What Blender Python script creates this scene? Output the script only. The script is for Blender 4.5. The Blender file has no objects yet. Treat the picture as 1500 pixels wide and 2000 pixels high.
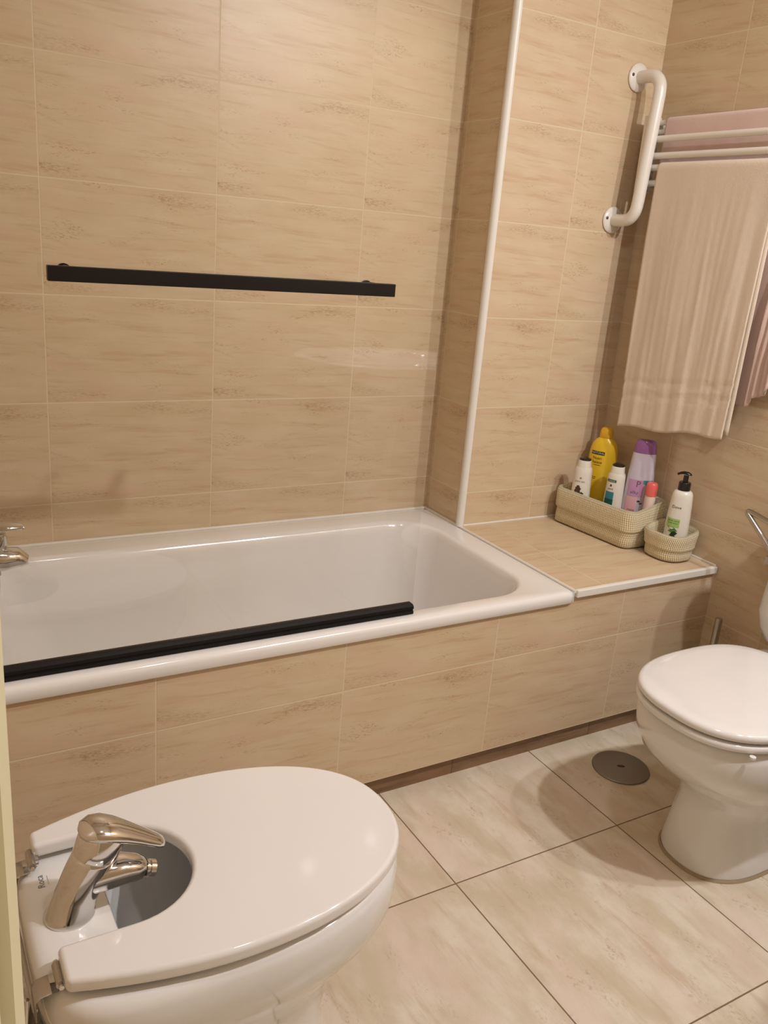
import bpy, math, random
from mathutils import Vector, Matrix, noise
random.seed(7)
S = bpy.context.scene
COL = S.collection
PI = math.pi

# ------------------------------------------------------------------ helpers
def link(o, parent=None):
    COL.objects.link(o)
    if parent is not None:
        o.parent = parent
    return o

def mesh_obj(name, geo, mat, parent=None, smooth=True, angle=38, bevel=0, seg=3, loc=None, rotz=0):
    verts, faces = geo[0], geo[1]
    uvs = geo[2] if len(geo) > 2 else None
    me = bpy.data.meshes.new(name)
    me.from_pydata([tuple(v) for v in verts], [], faces)
    me.validate()
    if uvs:
        ul = me.uv_layers.new(name='UVMap')
        for lp in me.loops:
            ul.data[lp.index].uv = uvs[lp.vertex_index]
    if smooth:
        me.shade_smooth()
        me.set_sharp_from_angle(angle=math.radians(angle))
    me.materials.append(mat)
    o = bpy.data.objects.new(name, me)
    link(o, parent)
    if loc: o.location = loc
    o.rotation_euler = (0, 0, rotz)
    if bevel:
        b = o.modifiers.new('bevel', 'BEVEL'); b.width = bevel; b.segments = seg
        b.limit_method = 'ANGLE'; b.angle_limit = math.radians(40)
        me.shade_smooth(); me.set_sharp_from_angle(angle=math.radians(180))
        w = o.modifiers.new('wn', 'WEIGHTED_NORMAL'); w.keep_sharp = False
    return o

def thing(name, label, cat, loc=(0, 0, 0), rotz=0, group=None):
    o = bpy.data.objects.new(name, None)
    o.empty_display_size = .05
    link(o); o.location = loc; o.rotation_euler = (0, 0, rotz)
    return tag(o, label, cat, group)

def tag(o, label, cat, group=None):
    o['label'] = label; o['category'] = cat
    if group: o['group'] = group
    return o

def struct(o, label=None):
    o['kind'] = 'structure'
    if label: o['label'] = label
    return o

def join(*geos):
    V, F, U = [], [], []
    hasuv = all(len(g) > 2 for g in geos)
    for g in geos:
        b = len(V); V += list(g[0]); F += [tuple(i + b for i in f) for f in g[1]]
        if hasuv: U += list(g[2])
    return (V, F, U) if hasuv else (V, F)

def shift(g, d):
    d = Vector(d)
    return (([Vector(v) + d for v in g[0]],) + tuple(g[1:]))

def box(x0, x1, y0, y1, z0, z1):
    v = [(x, y, z) for x in (x0, x1) for y in (y0, y1) for z in (z0, z1)]
    f = [(0, 1, 3, 2), (4, 6, 7, 5), (0, 4, 5, 1), (2, 3, 7, 6), (0, 2, 6, 4), (1, 5, 7, 3)]
    return v, f

def loft(rings, cap0=True, cap1=True, closed=True):
    n = len(rings[0]); V = []; F = []
    for r in rings: V += [Vector(p) for p in r]
    for i in range(len(rings) - 1):
        for j in range(n if closed else n - 1):
            k = (j + 1) % n
            F.append((i * n + j, i * n + k, (i + 1) * n + k, (i + 1) * n + j))
    if cap0: F.append(tuple(range(n - 1, -1, -1)))
    if cap1: F.append(tuple((len(rings) - 1) * n + j for j in range(n)))
    return V, F

def sp(c, e):
    return math.copysign(abs(c) ** e, c)

def egg(z, cx, cy, af, ab, b, nf=2.0, nb=2.0, n=72, face=1):
    """closed ring; 'front' (length af, exponent nf) points along +x*face"""
    out = []
    for i in range(n):
        t = 2 * PI * i / n
        c, s = math.cos(t), math.sin(t)
        a, e = (af, 2 / nf) if c >= 0 else (ab, 2 / nb)
        out.append(Vector((cx + face * a * sp(c, e), cy + face * b * sp(s, e), z)))
    return out

def rrect(x0, x1, y0, y1, r, z, n=10):
    out = []
    rs = r if isinstance(r, (list, tuple)) else [r] * 4
    cs = [(x1, y1, 0), (x0, y1, 1), (x0, y0, 2), (x1, y0, 3)]
    for (x, y, q), rr in zip(cs, rs):
        ox = x - rr if q in (0, 3) else x + rr
        oy = y - rr if q in (0, 1) else y + rr
        for i in range(n + 1):
            t = PI / 2 * (q + i / n)
            out.append(Vector((ox + rr * math.cos(t), oy + rr * math.sin(t), z)))
    return out

def spline(pts, per=8):
    P = [Vector(p) for p in pts]; out = []
    for i in range(len(P) - 1):
        a = P[i - 1] if i > 0 else P[i] * 2 - P[i + 1]
        b, c = P[i], P[i + 1]
        d = P[i + 2] if i + 2 < len(P) else P[i + 1] * 2 - P[i]
        for k in range(per):
            t = k / per
            out.append(.5 * ((2 * b) + (c - a) * t + (2 * a - 5 * b + 4 * c - d) * t * t + (3 * b - a - 3 * c + d) * t ** 3))
    out.append(P[-1]); return out

def sweep(path, secs, n=20, up=(0, 0, 1), caps=True, e=1.0):
    """path points with (half-width, half-height) per point"""
    P = [Vector(p) for p in path]; rings = []
    up = Vector(up)
    for i, p in enumerate(P):
        t = (P[min(i + 1, len(P) - 1)] - P[max(i - 1, 0)]).normalized()
        sx = t.cross(up)
        if sx.length < 1e-4: sx = t.cross(Vector((0, 1, 0)))
        sx.normalize(); sy = sx.cross(t).normalized()
        w, h = secs[i] if isinstance(secs, list) else secs
        rings.append([p + sx * w * sp(math.cos(2 * PI * j / n), e) + sy * h * sp(math.sin(2 * PI * j / n), e) for j in range(n)])
    return loft(rings, caps, caps)

def tube(path, r, n=16, caps=True):
    P = [Vector(p) for p in path]; rings = []
    t0 = (P[1] - P[0]).normalized()
    u = t0.orthogonal().normalized()
    for i, p in enumerate(P):
        t = (P[min(i + 1, len(P) - 1)] - P[max(i - 1, 0)]).normalized()
        u = (u - t * u.dot(t)).normalized(); w = t.cross(u)
        rr = r[i] if isinstance(r, list) else r
        rings.append([p + (u * math.cos(2 * PI * j / n) + w * math.sin(2 * PI * j / n)) * rr for j in range(n)])
    return loft(rings, caps, caps)

def lathe(prof, n=40, c=(0, 0)):
    return loft([[Vector((c[0] + r * math.cos(2 * PI * j / n), c[1] + r * math.sin(2 * PI * j / n), z)) for j in range(n)] for r, z in prof])

def disc_along(c, axis, prof, n=28):
    """lathe about an arbitrary axis: prof = (radius, distance along axis)"""
    a = Vector(axis).normalized(); u = a.orthogonal().normalized(); w = a.cross(u); c = Vector(c)
    return loft([[c + a * d + (u * math.cos(2 * PI * j / n) + w * math.sin(2 * PI * j / n)) * r for j in range(n)] for r, d in prof])

# ------------------------------------------------------------------ materials
def srgb(r, g, b):
    f = lambda c: (c / 255 / 12.92) if c / 255 <= .04045 else ((c / 255 + .055) / 1.055) ** 2.4
    return (f(r), f(g), f(b), 1)

class NT:
    def __init__(s, name):
        s.m = bpy.data.materials.new(name); s.m.use_nodes = True
        s.t = s.m.node_tree; s.n = s.t.nodes; s.b = s.n['Principled BSDF']; s.out = s.n['Material Output']
    def new(s, t, **kw):
        o = s.n.new(t)
        for k, v in kw.items(): setattr(o, k, v)
        return o
    def put(s, sock, v):
        if hasattr(v, 'is_output') or isinstance(v, bpy.types.NodeSocket): s.t.links.new(v, sock)
        else: sock.default_value = v
    def math(s, op, a, b=0.0, c=0.0, clamp=False):
        o = s.new('ShaderNodeMath', operation=op, use_clamp=clamp)
        s.put(o.inputs[0], a); s.put(o.inputs[1], b); s.put(o.inputs[2], c)
        return o.outputs[0]
    def mix(s, f, a, b):
        o = s.new('ShaderNodeMix', data_type='RGBA')
        s.put(o.inputs[0], f); s.put(o.inputs[6], a); s.put(o.inputs[7], b)
        return o.outputs[2]
    def comb(s, x, y, z=0.0):
        o = s.new('ShaderNodeCombineXYZ')
        s.put(o.inputs[0], x); s.put(o.inputs[1], y); s.put(o.inputs[2], z); return o.outputs[0]
    def noise(s, vec, scale, detail=3, rough=.55, w=None):
        o = s.new('ShaderNodeTexNoise')
        s.put(o.inputs['Vector'], vec); o.inputs['Scale'].default_value = scale
        o.inputs['Detail'].default_value = detail; o.inputs['Roughness'].default_value = rough
        return o.outputs['Fac']
    def ramp(s, f, a, b):
        o = s.new('ShaderNodeMapRange'); o.clamp = True; o.interpolation_type = 'SMOOTHSTEP'
        s.put(o.inputs[0], f); s.put(o.inputs[1], a); s.put(o.inputs[2], b); return o.outputs[0]
    def bump(s, h, strength=.3, dist=.001):
        o = s.new('ShaderNodeBump'); o.inputs['Strength'].default_value = strength; o.inputs['Distance'].default_value = dist
        s.put(o.inputs['Height'], h); s.t.links.new(o.outputs[0], s.b.inputs['Normal'])

def simple(name, col, rough=.4, metal=0, coat=0, noise_amt=0, nscale=30, bump=0):
    k = NT(name)
    k.b.inputs['Roughness'].default_value = rough; k.b.inputs['Metallic'].default_value = metal
    k.b.inputs['Coat Weight'].default_value = coat; k.b.inputs['Coat Roughness'].default_value = .05
    tc = k.new('ShaderNodeTexCoord')
    nz = k.noise(tc.outputs['Object'], nscale, 3)
    d = 1 - (noise_amt or .02)
    k.put(k.b.inputs['Base Color'], k.mix(nz, tuple(c * d for c in col[:3]) + (1,), col))
    if bump: k.bump(k.noise(tc.outputs['Object'], nscale * 6, 2), bump, .001)
    return k.m

def tile_mat(name, base, pale, pink, speck, grout, tw, th, gw, rough, print_on=True, vert=False, specks=1.0, seed=0.0, ani=1.0):
    """UVs are in tiles; tw, th are the tile's size in metres (for grout width and texture scale)"""
    k = NT(name)
    rose = (pale[0] * .985, pale[1] * .875, pale[2] * .90, 1)
    uv = k.new('ShaderNodeUVMap').outputs[0]
    sx = k.new('ShaderNodeSeparateXYZ'); k.t.links.new(uv, sx.inputs[0])
    U, V = sx.outputs[0], sx.outputs[1]
    fu, fv = k.math('FRACT', U), k.math('FRACT', V)
    cu, cv = k.math('FLOOR', U), k.math('FLOOR', V)
    # grout
    du = k.math('MULTIPLY', k.math('MINIMUM', fu, k.math('SUBTRACT', 1.0, fu)), tw)
    dv = k.math('MULTIPLY', k.math('MINIMUM', fv, k.math('SUBTRACT', 1.0, fv)), th)
    dist = k.math('MINIMUM', du, dv)
    tile = k.ramp(dist, gw * .35, gw * .75)
    # one print, shifted by one of a few random offsets per tile
    wn = k.new('ShaderNodeTexWhiteNoise', noise_dimensions='2D')
    k.t.links.new(k.comb(cu, cv), wn.inputs['Vector'])
    var = k.math('MULTIPLY', k.math('FLOOR', k.math('MULTIPLY', wn.outputs['Value'], 3.0)), 7.3)
    mx, my = k.math('MULTIPLY', fu, tw), k.math('MULTIPLY', fv, th)
    if vert: mx, my = my, mx
    # slight wave so veins are not ruled lines
    wav = k.math('MULTIPLY', k.math('SUBTRACT', k.noise(k.comb(k.math('MULTIPLY', mx, 6.0), k.math('MULTIPLY', my, 6.0), var), 1.0, 2), .5), .016)
    my2 = k.math('ADD', k.math('ADD', my, wav), k.math('MULTIPLY', mx, .03))
    cloud = k.noise(k.comb(k.math('MULTIPLY', mx, 7.0), k.math('MULTIPLY', my2, 26.0 * ani), k.math('ADD', var, seed)), 1.0, 4, .6)
    bands = k.noise(k.comb(k.math('MULTIPLY', mx, 5.0), k.math('MULTIPLY', my2, 62.0 * ani), k.math('ADD', var, seed + 3.1)), 1.0, 5, .65)
    fine = k.noise(k.comb(k.math('MULTIPLY', mx, 130.0), k.math('MULTIPLY', my2, 420.0 * ani), k.math('ADD', var, seed + 5.7)), 1.0, 3, .6)
    patch = k.noise(k.comb(k.math('MULTIPLY', mx, 9.0), k.math('MULTIPLY', my2, 38.0 * ani), k.math('ADD', var, seed + 9.2)), 1.0, 3, .6)
    col = k.mix(k.ramp(cloud, .35, .68), base, pale)
    col = k.mix(k.math('MULTIPLY', k.ramp(bands, .50, .72), .75), col, pink)
    rosy = k.noise(k.comb(k.math('MULTIPLY', mx, 4.5), k.math('MULTIPLY', my2, 17.0 * ani), k.math('ADD', var, seed + 13.0)), 1.0, 3, .6)
    col = k.mix(k.math('MULTIPLY', k.ramp(rosy, .48, .70), .60), col, rose)
    sm = k.math('MULTIPLY', k.ramp(fine, .50, .66), k.ramp(patch, .52, .70))
    col = k.mix(k.math('MULTIPLY', sm, .60 * specks), col, speck)
    if vert:
        gr = k.noise(k.comb(k.math('MULTIPLY', mx, 260.0), k.math('MULTIPLY', my, 420.0), seed + 2.0), 1.0, 3, .7)
        col = k.mix(k.math('MULTIPLY', k.ramp(gr, .50, .75), .30), col, pink)
    if print_on:
        # the printed clusters every tile repeats: under its top right edge, over its lower left edge, and the slanting vein half way up
        def gauss(x, m, s):
            q = k.math('DIVIDE', k.math('SUBTRACT', x, m), s)
            return k.math('POWER', 2.718, k.math('MULTIPLY', k.math('MULTIPLY', q, q), -1.0))
        top = k.math('MULTIPLY', gauss(k.math('ADD', fv, k.math('MULTIPLY', fu, .09)), .985, .062), k.ramp(fu, .40, .75))
        low = k.math('MULTIPLY', gauss(k.math('ADD', fv, k.math('MULTIPLY', fu, .09)), .09, .058), k.ramp(fu, .55, .1))
        vein = k.math('MULTIPLY', gauss(k.math('ADD', fv, k.math('MULTIPLY', fu, .6)), .52, .014), k.ramp(fu, .22, .02))
        vein2 = k.math('MULTIPLY', gauss(k.math('ADD', fv, k.math('MULTIPLY', fu, .35)), .885, .014), k.ramp(fu, .84, .98))
        grain = k.noise(k.comb(k.math('MULTIPLY', mx, 90.0), k.math('MULTIPLY', my2, 300.0), seed), 1.0, 4, .75)
        g1 = k.math('MULTIPLY', k.math('MULTIPLY', k.math('ADD', top, low), k.ramp(patch, .30, .62)), k.ramp(grain, .40, .68))
        col = k.mix(k.math('MULTIPLY', g1, .82), col, speck)
        g2 = k.math('MULTIPLY', k.math('ADD', vein, vein2), k.ramp(grain, .42, .62))
        col = k.mix(k.math('MULTIPLY', g2, .36), col, speck)
    col = k.mix(tile, grout, col)
    k.put(k.b.inputs['Base Color'], col)
    k.put(k.b.inputs['Roughness'], k.math('ADD', k.math('MULTIPLY', k.math('SUBTRACT', 1.0, tile), .35), rough))
    k.b.inputs['Specular IOR Level'].default_value = .45
    k.bump(tile, .35, .0012)
    return k.m

def c4(r, g, b): return (r, g, b, 1)
TW, TH = .4045, .251
M = {}
M['tile'] = tile_mat('wall_tile', c4(.635, .495, .325), c4(.675, .545, .375), c4(.56, .375, .235), c4(.33, .165, .07), c4(.72, .60, .43), TW, TH, .0026, .36)
M['floor'] = tile_mat('floor_tile', c4(.62, .53, .395), c4(.75, .68, .565), c4(.56, .42, .295), c4(.40, .26, .16), c4(.20, .125, .07),   .45, .45, .0027, .33, False, True, .85, 20.0, .5)
M['skirt'] = tile_mat('skirting_tile', c4(.20, .115, .06), c4(.28, .17, .09), c4(.13, .068, .034), c4(.055, .028, .013), c4(.17, .10, .055), .45, .2, .003, .4, False, False, 1.2, 40.0)
M['ceil'] = simple('ceiling_paint', c4(.80, .77, .72), .8)
M['plain'] = simple('cream_paint', c4(.82, .78, .55), .35, 0, .2)
M['wplain'] = simple('hall_paint', c4(.75, .68, .55), .7)
M['ceramic'] = simple('white_ceramic', c4(.80, .79, .775), .10, 0, .6)
M['enamel'] = simple('tub_enamel', c4(.85, .825, .80), .13, 0, .5)
M['seat'] = simple('seat_plastic', c4(.81, .79, .775), .08, 0, .5)
M['wmetal'] = simple('white_lacquer', c4(.80, .755, .69), .30, 0, .2)
M['trim'] = simple('white_trim', c4(.82, .79, .73), .35)
M['chrome'] = simple('chrome', c4(.72, .70, .68), .09, 1)
M['steel'] = simple('brushed_steel', c4(.50, .47, .43), .28, 1)
M['drain'] = simple('satin_steel', c4(.30, .275, .25), .42, .85)
M['black'] = simple('black_metal', c4(.008, .006, .005), .45); M['black'].node_tree.nodes['Principled BSDF'].inputs['Specular IOR Level'].default_value = .22
M['blackp'] = simple('black_plastic', c4(.012, .012, .011), .25)
M['rubber'] = simple('black_rubber', c4(.007, .0055, .005), .5); M['rubber'].node_tree.nodes['Principled BSDF'].inputs['Specular IOR Level'].default_value = .25
M['hose'] = simple('grey_hose', c4(.16, .145, .12), .45, .3)
M['ink'] = simple('grey_print', c4(.20, .21, .20), .5)
M['screw'] = simple('screw_head', c4(.10, .075, .055), .4, .6)
M['silicone'] = simple('white_sealant', c4(.80, .76, .70), .4)

def cloth(name, a, b, scale=1.0):
    k = NT(name)
    k.b.inputs['Roughness'].default_value = .95
    k.b.inputs['Sheen Weight'].default_value = .35; k.b.inputs['Sheen Roughness'].default_value = .5
    k.b.inputs['Specular IOR Level'].default_value = .1
    tc = k.new('ShaderNodeTexCoord').outputs['Object']
    k.put(k.b.inputs['Base Color'], k.mix(k.noise(tc, 9 * scale, 3), a, b))
    k.bump(k.math('ADD', k.noise(tc, 520, 2), k.math('MULTIPLY', k.noise(tc, 60, 2), .6)), .5, .0015)
    return k.m
M['beige'] = cloth('beige_terry', c4(.74, .625, .50), c4(.80, .685, .555))
M['pink'] = cloth('pink_terry', c4(.70, .51, .45), c4(.77, .59, .53))

def knit():
    k = NT('cream_knit')
    k.b.inputs['Roughness'].default_value = .9; k.b.inputs['Sheen Weight'].default_value = .2
    uv = k.new('ShaderNodeUVMap').outputs[0]
    s = k.new('ShaderNodeSeparateXYZ'); k.t.links.new(uv, s.inputs[0])
    rib = k.math('SINE', k.math('MULTIPLY', s.outputs[0], 2 * PI / .0060))
    row = k.math('SINE', k.math('ADD', k.math('MULTIPLY', s.outputs[1], 2 * PI / .0064), k.math('MULTIPLY', rib, .8)))
    h = k.math('ADD', k.math('MULTIPLY', rib, .6), k.math('MULTIPLY', row, .22))
    f = k.ramp(h, -.9, .6)
    k.put(k.b.inputs['Base Color'], k.mix(f, c4(.55, .44, .24), c4(.84, .75, .53)))
    k.bump(h, .8, .0018)
    return k.m
M['knit'] = knit()

def glass():
    k = NT('clear_glass'); k.n.remove(k.b)
    tr = k.new('ShaderNodeBsdfTransparent'); tr.inputs[0].default_value = (.975, .975, .965, 1)
    gl = k.new('ShaderNodeBsdfGlossy'); gl.inputs['Roughness'].default_value = .0
    fr = k.new('ShaderNodeFresnel'); fr.inputs['IOR'].default_value = 1.52
    ge = k.new('ShaderNodeNewGeometry')
    front = k.math('SUBTRACT', 1.0, ge.outputs['Backfacing'])
    f = k.math('MULTIPLY', k.math('MULTIPLY', fr.outputs[0], 1.9), front, clamp=True)
    mx = k.new('ShaderNodeMixShader')
    k.put(mx.inputs[0], f); k.t.links.new(tr.outputs[0], mx.inputs[1]); k.t.links.new(gl.outputs[0], mx.inputs[2])
    k.t.links.new(mx.outputs[0], k.out.inputs[0])
    return k.m
M['glass'] = glass()

# ------------------------------------------------------------------ room shell
XR, YN, ZC = .518, -.188, 2.42          # right wall, niche wall, ceiling
YF, XL = -2.20, -1.40                   # wall behind the camera, wall with the door
ZRIM = .455
ZG = 1.812                              # one horizontal wall joint

def quad(pts, uv):
    return ([Vector(p) for p in pts], [(0, 1, 2, 3)], uv)
def wall_quad(axis, const, a0, a1, z0, z1, u_off, flip=False):
    """vertical quad; axis 'y' -> plane y=const spanning x, 'x' -> plane x=const spanning y"""
    P = lambda a, z: (a, const, z) if axis == 'y' else (const, a, z)
    uv = lambda a, z: ((a - u_off) / TW * (-1 if flip else 1), (z - ZG) / TH)
    q = [(a0, z0), (a1, z0), (a1, z1), (a0, z1)]
    return quad([P(*p) for p in q], [uv(*p) for p in q])

f = box(-1.62, XR + .1, YF - .1, -.6, -.06, 0)
fl = quad([(-1.62, YF - .1, 0), (XR, YF - .1, 0), (XR, -.6, 0), (-1.62, -.6, 0)],
          [((x + .055) / .45 + 20, (y + .996) / .45 + 20) for x, y in ((-1.62, YF - .1), (XR, YF - .1), (XR, -.6), (-1.62, -.6))])
struct(mesh_obj('floor', fl, M['floor'], smooth=False))
struct(mesh_obj('ceiling', box(-1.62, XR + .1, YF - .1, .1, ZC, ZC + .08), M['ceil'], smooth=False))
struct(mesh_obj('wall_back', wall_quad('y', 0, XL - .1, 0.0, .30, ZC, -1.1006), M['tile'], smooth=False))
struct(mesh_obj('wall_jog', wall_quad('x', 0.0, 0, YN, .40, ZC, -.02), M['tile'], smooth=False))
struct(mesh_obj('wall_niche', wall_quad('y', YN, 0.0, XR, .40, ZC, .26), M['tile'], smooth=False))
struct(mesh_obj('wall_right', wall_quad('x', XR, YN, YF, 0, ZC, -.461, True), M['tile'], smooth=False))
struct(mesh_obj('wall_front', wall_quad('y', YF, XR, XL - .2, 0, ZC, .26), M['tile'], smooth=False))
# left wall with the doorway the picture is taken from
struct(mesh_obj('wall_left', join(wall_quad('x', XL, -1.66, 0, 0, ZC, -.3), wall_quad('x', XL, YF, -1.66, 2.05, ZC, -.3)), M['tile'], smooth=False))

# door lining and moulded casing
d = bpy.data.objects.new('door_1', None); link(d); d.location = (XL, -1.66, 0); struct(d)
def moved(g): return shift(g, (-XL, 1.66, 0))
prof = [(-1.40, -1.655), (-1.386, -1.655), (-1.380, -1.650), (-1.380, -1.634), (-1.384, -1.630), (-1.384, -1.604), (-1.379, -1.598), (-1.377, -1.588), (-1.379, -1.580), (-1.384, -1.576), (-1.40, -1.576)]
cas = loft([[Vector((x, y, z)) for x, y in [(a - (.0043 if a > -1.395 else 0), b) for a, b in prof]] for z in (0, 2.10)])
mesh_obj('door_casing', moved(cas), M['plain'], d, angle=30)
mesh_obj('door_lining', moved(box(-1.52, -1.40, -1.675, -1.655, 0, 2.05)), M['plain'], d, smooth=False, bevel=.002)

# tub front, ledge, skirting, trims
ap = join(wall_quad('y', -.69, XL, 0.002, .0535, .4235, -.63), wall_quad('y', -.69, 0.002, XR, .0535, .440, -.63),
          quad([(XL, -.69, .0535), (XR, -.69, .0535), (XR, -.66, .0535), (XL, -.66, .0535)], [(0.1, .5)] * 4))
struct(mesh_obj('wall_tub', ap, M['tile'], smooth=False))
lu = [((x - .10) / TW, (y + .45) / TH) for x, y in ((0, -.692), (XR, -.692), (XR, YN), (0, YN))]
lg = quad([(0, -.692, ZRIM), (XR, -.692, ZRIM), (XR, YN, ZRIM), (0, YN, ZRIM)], lu)
struct(mesh_obj('wall_ledge', lg, M['tile'], smooth=False))
sk = quad([(XL, -.674, 0), (XR, -.674, 0), (XR, -.674, .058), (XL, -.674, .058)], [((x + .30) / .45, z / .2 + .3) for x, z in ((XL, 0), (XR, 0), (XR, .058), (XL, .058))])
struct(mesh_obj('baseboard_tub', sk, M['skirt'], smooth=False))
bead = [Vector((.004 + .0125 * math.cos(t), YN + .004 + .0125 * math.sin(t), 0)) for t in [PI * .45 + i * PI * 1.15 / 14 for i in range(15)]]
struct(mesh_obj('trim_1', loft([[p + Vector((0, 0, z)) for p in bead] for z in (ZRIM, ZC)]), M['trim']))
struct(mesh_obj('trim_2', box(.004, XR - .004, -.7005, -.687, .4365, .4568), M['trim'], bevel=.003))
struct(mesh_obj('trim_3', join(tube([(.012, YN - .001, ZRIM + .001), (XR, YN - .001, ZRIM + .001)], .0035, 8), tube([(XR - .001, YN, ZRIM + .001), (XR - .001, -.69, ZRIM + .001)], .0035, 8),
                          tube([(XL, -.003, ZRIM), (0, -.003, ZRIM)], .005, 10), tube([(.001, YN, ZRIM - .002), (.001, -.694, ZRIM - .002)], .0042, 10), tube([(-.003, -.003, ZRIM), (-.003, YN, ZRIM)], .005, 10)), M['silicone']))

# ------------------------------------------------------------------ bathtub
bt = thing('bathtub', 'white enamelled bathtub with rounded inner corner set behind tiled front', 'bathtub', (-.70, -.35, 0))
o3 = (.70, .35, 0)
def hole(ix0, ix1, iy0, iy1, r, z): return rrect(-1.33 + ix0, -.083 - ix1, -.648 + iy0, -.093 - iy1, r, z)
out = lambda i, z: rrect(XL + .001 + i, -.001 - i, -.70 + i, -.001 - i, .016, z)
rings = [out(.014, .4245), out(.002, .4245), out(0, .427), out(0, .443), out(.0025, .451), out(.009, .4545), out(.02, .455),
         hole(-.014, -.014, -.010, -.014, .135, .4545), hole(-.006, -.006, -.004, -.006, .128, .452), hole(0, 0, 0, 0, .122, .446), hole(.008, .006, .005, .006, .12, .43),
         hole(.05, .022, .018, .02, .12, .36), hole(.10, .045, .035, .04, .115, .26), hole(.15, .075, .05, .055, .11, .17), hole(.18, .105, .07, .075, .11, .12),
         hole(.22, .15, .105, .11, .10, .092), hole(.28, .21, .15, .155, .08, .083)]
mesh_obj('shell', shift(loft(rings, False, True), o3), M['enamel'], bt, angle=60)
mesh_obj('waste_plug', shift(lathe([(.001, .094), (.028, .094), (.033, .090), (.034, .085)], 24, (-1.02, -.36)), o3), M['chrome'], bt)

# ------------------------------------------------------------------ bath mixer on the left wall
tp = thing('bath_mixer_tap', 'chrome bath mixer tap above left end of white tub', 'tap', (-1.40, -.35, .55))
q = (1.40, .35, -.55)
mesh_obj('body', shift(join(tube([(-1.395, -.425, .56), (-1.33, -.425, .56)], .017), tube([(-1.395, -.275, .56), (-1.33, -.275, .56)], .017),
                      tube([(-1.335, -.445, .56), (-1.335, -.255, .56)], .024, 24),
                      sweep([(-1.335, -.35, .562), (-1.295, -.35, .566), (-1.25, -.35, .560), (-1.226, -.35, .561), (-1.212, -.35, .552), (-1.207, -.35, .546)],
                            [(.027, .027), (.027, .027), (.026, .025), (.024, .021), (.018, .014), (.006, .004)], 24)), q), M['chrome'], tp)
mesh_obj('cartridge', shift(lathe([(.018, .575), (.019, .578), (.019, .610), (.017, .617)], 28, (-1.262, -.35)), q), M['chrome'], tp)
mesh_obj('lever', shift(sweep(spline([(-1.29, -.35, .622), (-1.27, -.35, .626), (-1.24, -.35, .630), (-1.218, -.35, .627), (-1.211, -.35, .625)], 4),
                      [(.010 + .012 * math.sin(PI * min(1, .15 + i / 16)), .0105 - .0050 * (i / 16)) for i in range(17)], 20), q), M['chrome'], tp)
hs = spline([(-1.268, -.352, .545), (-1.268, -.352, .50), (-1.275, -.356, .44), (-1.288, -.37, .36), (-1.25, -.40, .24)], 8)
mesh_obj('hose', shift(join(tube(hs, .0075, 14), tube([(-1.268, -.352, .548), (-1.268, -.352, .528)], .011, 16)), q), M['steel'], tp)

# ------------------------------------------------------------------ shower screen
sc_ = thing('shower_screen', 'clear glass shower screen with black rail standing on tub rim', 'shower screen', (-.92, -.66, ZRIM))
q = (.92, .66, -ZRIM)
mesh_obj('glass_panel', shift(box(-1.392, -.456, -.663, -.657, .462, 2.05), q), M['glass'], sc_, smooth=False)
sprof = [(-.674, .4562), (-.674, .462), (-.671, .4635), (-.671, .466), (-.674, .468), (-.673, .4735), (-.668, .477), (-.652, .477), (-.648, .474), (-.648, .4562)]
mesh_obj('bottom_seal', shift(loft([[Vector((x, y, z)) for y, z in sprof] for x in (-1.392, -.458)]), q), M['rubber'], sc_, angle=25)
bar = mesh_obj('towel_bar', shift(box(-1.203, -.594, -.712, -.697, 1.1385, 1.1615), q), M['black'], sc_, smooth=False, bevel=.0012)
for xx in (-1.17, -.625):
    mesh_obj('standoff', shift(join(tube([(xx, -.697, 1.152), (xx, -.6632, 1.152)], .009, 18), tube([(xx, -.6568, 1.152), (xx, -.650, 1.152)], .011, 18)), q), M['black'], bar)
mesh_obj('wall_profile', shift(box(-1.399, -1.388, -.672, -.648, .48, 2.05), q), M['black'], sc_, smooth=False)

# ------------------------------------------------------------------ grab bar
gb = thing('grab_bar', 'white cranked grab bar screwed to tiled wall beside towel rack', 'grab bar', (.424, YN, 1.53))
q = (-.424, -YN, -1.53)
gp = spline([(.432, YN - .006, 1.717), (.433, YN - .045, 1.717), (.434, YN - .070, 1.711), (.434, YN - .086, 1.692), (.433, YN - .090, 1.665)], 7)
gp += spline([(.418, YN - .090, 1.397), (.417, YN - .086, 1.370), (.417, YN - .070, 1.351), (.416, YN - .045, 1.345), (.416, YN - .006, 1.345)], 7)
mesh_obj('rail', shift(tube(gp, .0168, 24), q), M['wmetal'], gb, angle=60)
for zz, xx in ((1.717, .432), (1.345, .416)):
    fl_ = mesh_obj('flange', shift(disc_along((xx, YN, zz), (0, -1, 0), [(.033, .0005), (.036, .002), (.036, .005), (.032, .009), (.020, .011)]), q), M['wmetal'], gb)
    mesh_obj('screw', shift(disc_along((xx - .027, YN - .0085, zz + .004), (0, -1, 0), [(.0042, 0), (.0042, .0022), (.003, .003)], 14), q), M['screw'], fl_)

# ------------------------------------------------------------------ towel rack and towels
tr = thing('towel_rack', 'white tubular towel rack on right wall holding beige and pink towels', 'towel rack', (.51, -.53, 1.50))
q = (-.51, .53, -1.50)
for xx, zz in ((.450, 1.559), (.450, 1.516), (.450, 1.486), (.450, 1.446), (.486, 1.583), (.486, 1.606)):
    mesh_obj('bar', shift(tube([(xx, -.240, zz), (xx, -.86, zz)], .0088 if xx < .46 else .007, 16), q), M['wmetal'], tr)
for yy in (-.238, -.862):
    mesh_obj('side_frame', shift(join(box(.440, .492, yy - .007, yy + .007, 1.425, 1.62), box(.49, .518, yy - .007, yy + .007, 1.59, 1.605), box(.49, .518, yy - .007, yy + .007, 1.44, 1.455)), q), M['wmetal'], tr, smooth=False, bevel=.002)

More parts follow.
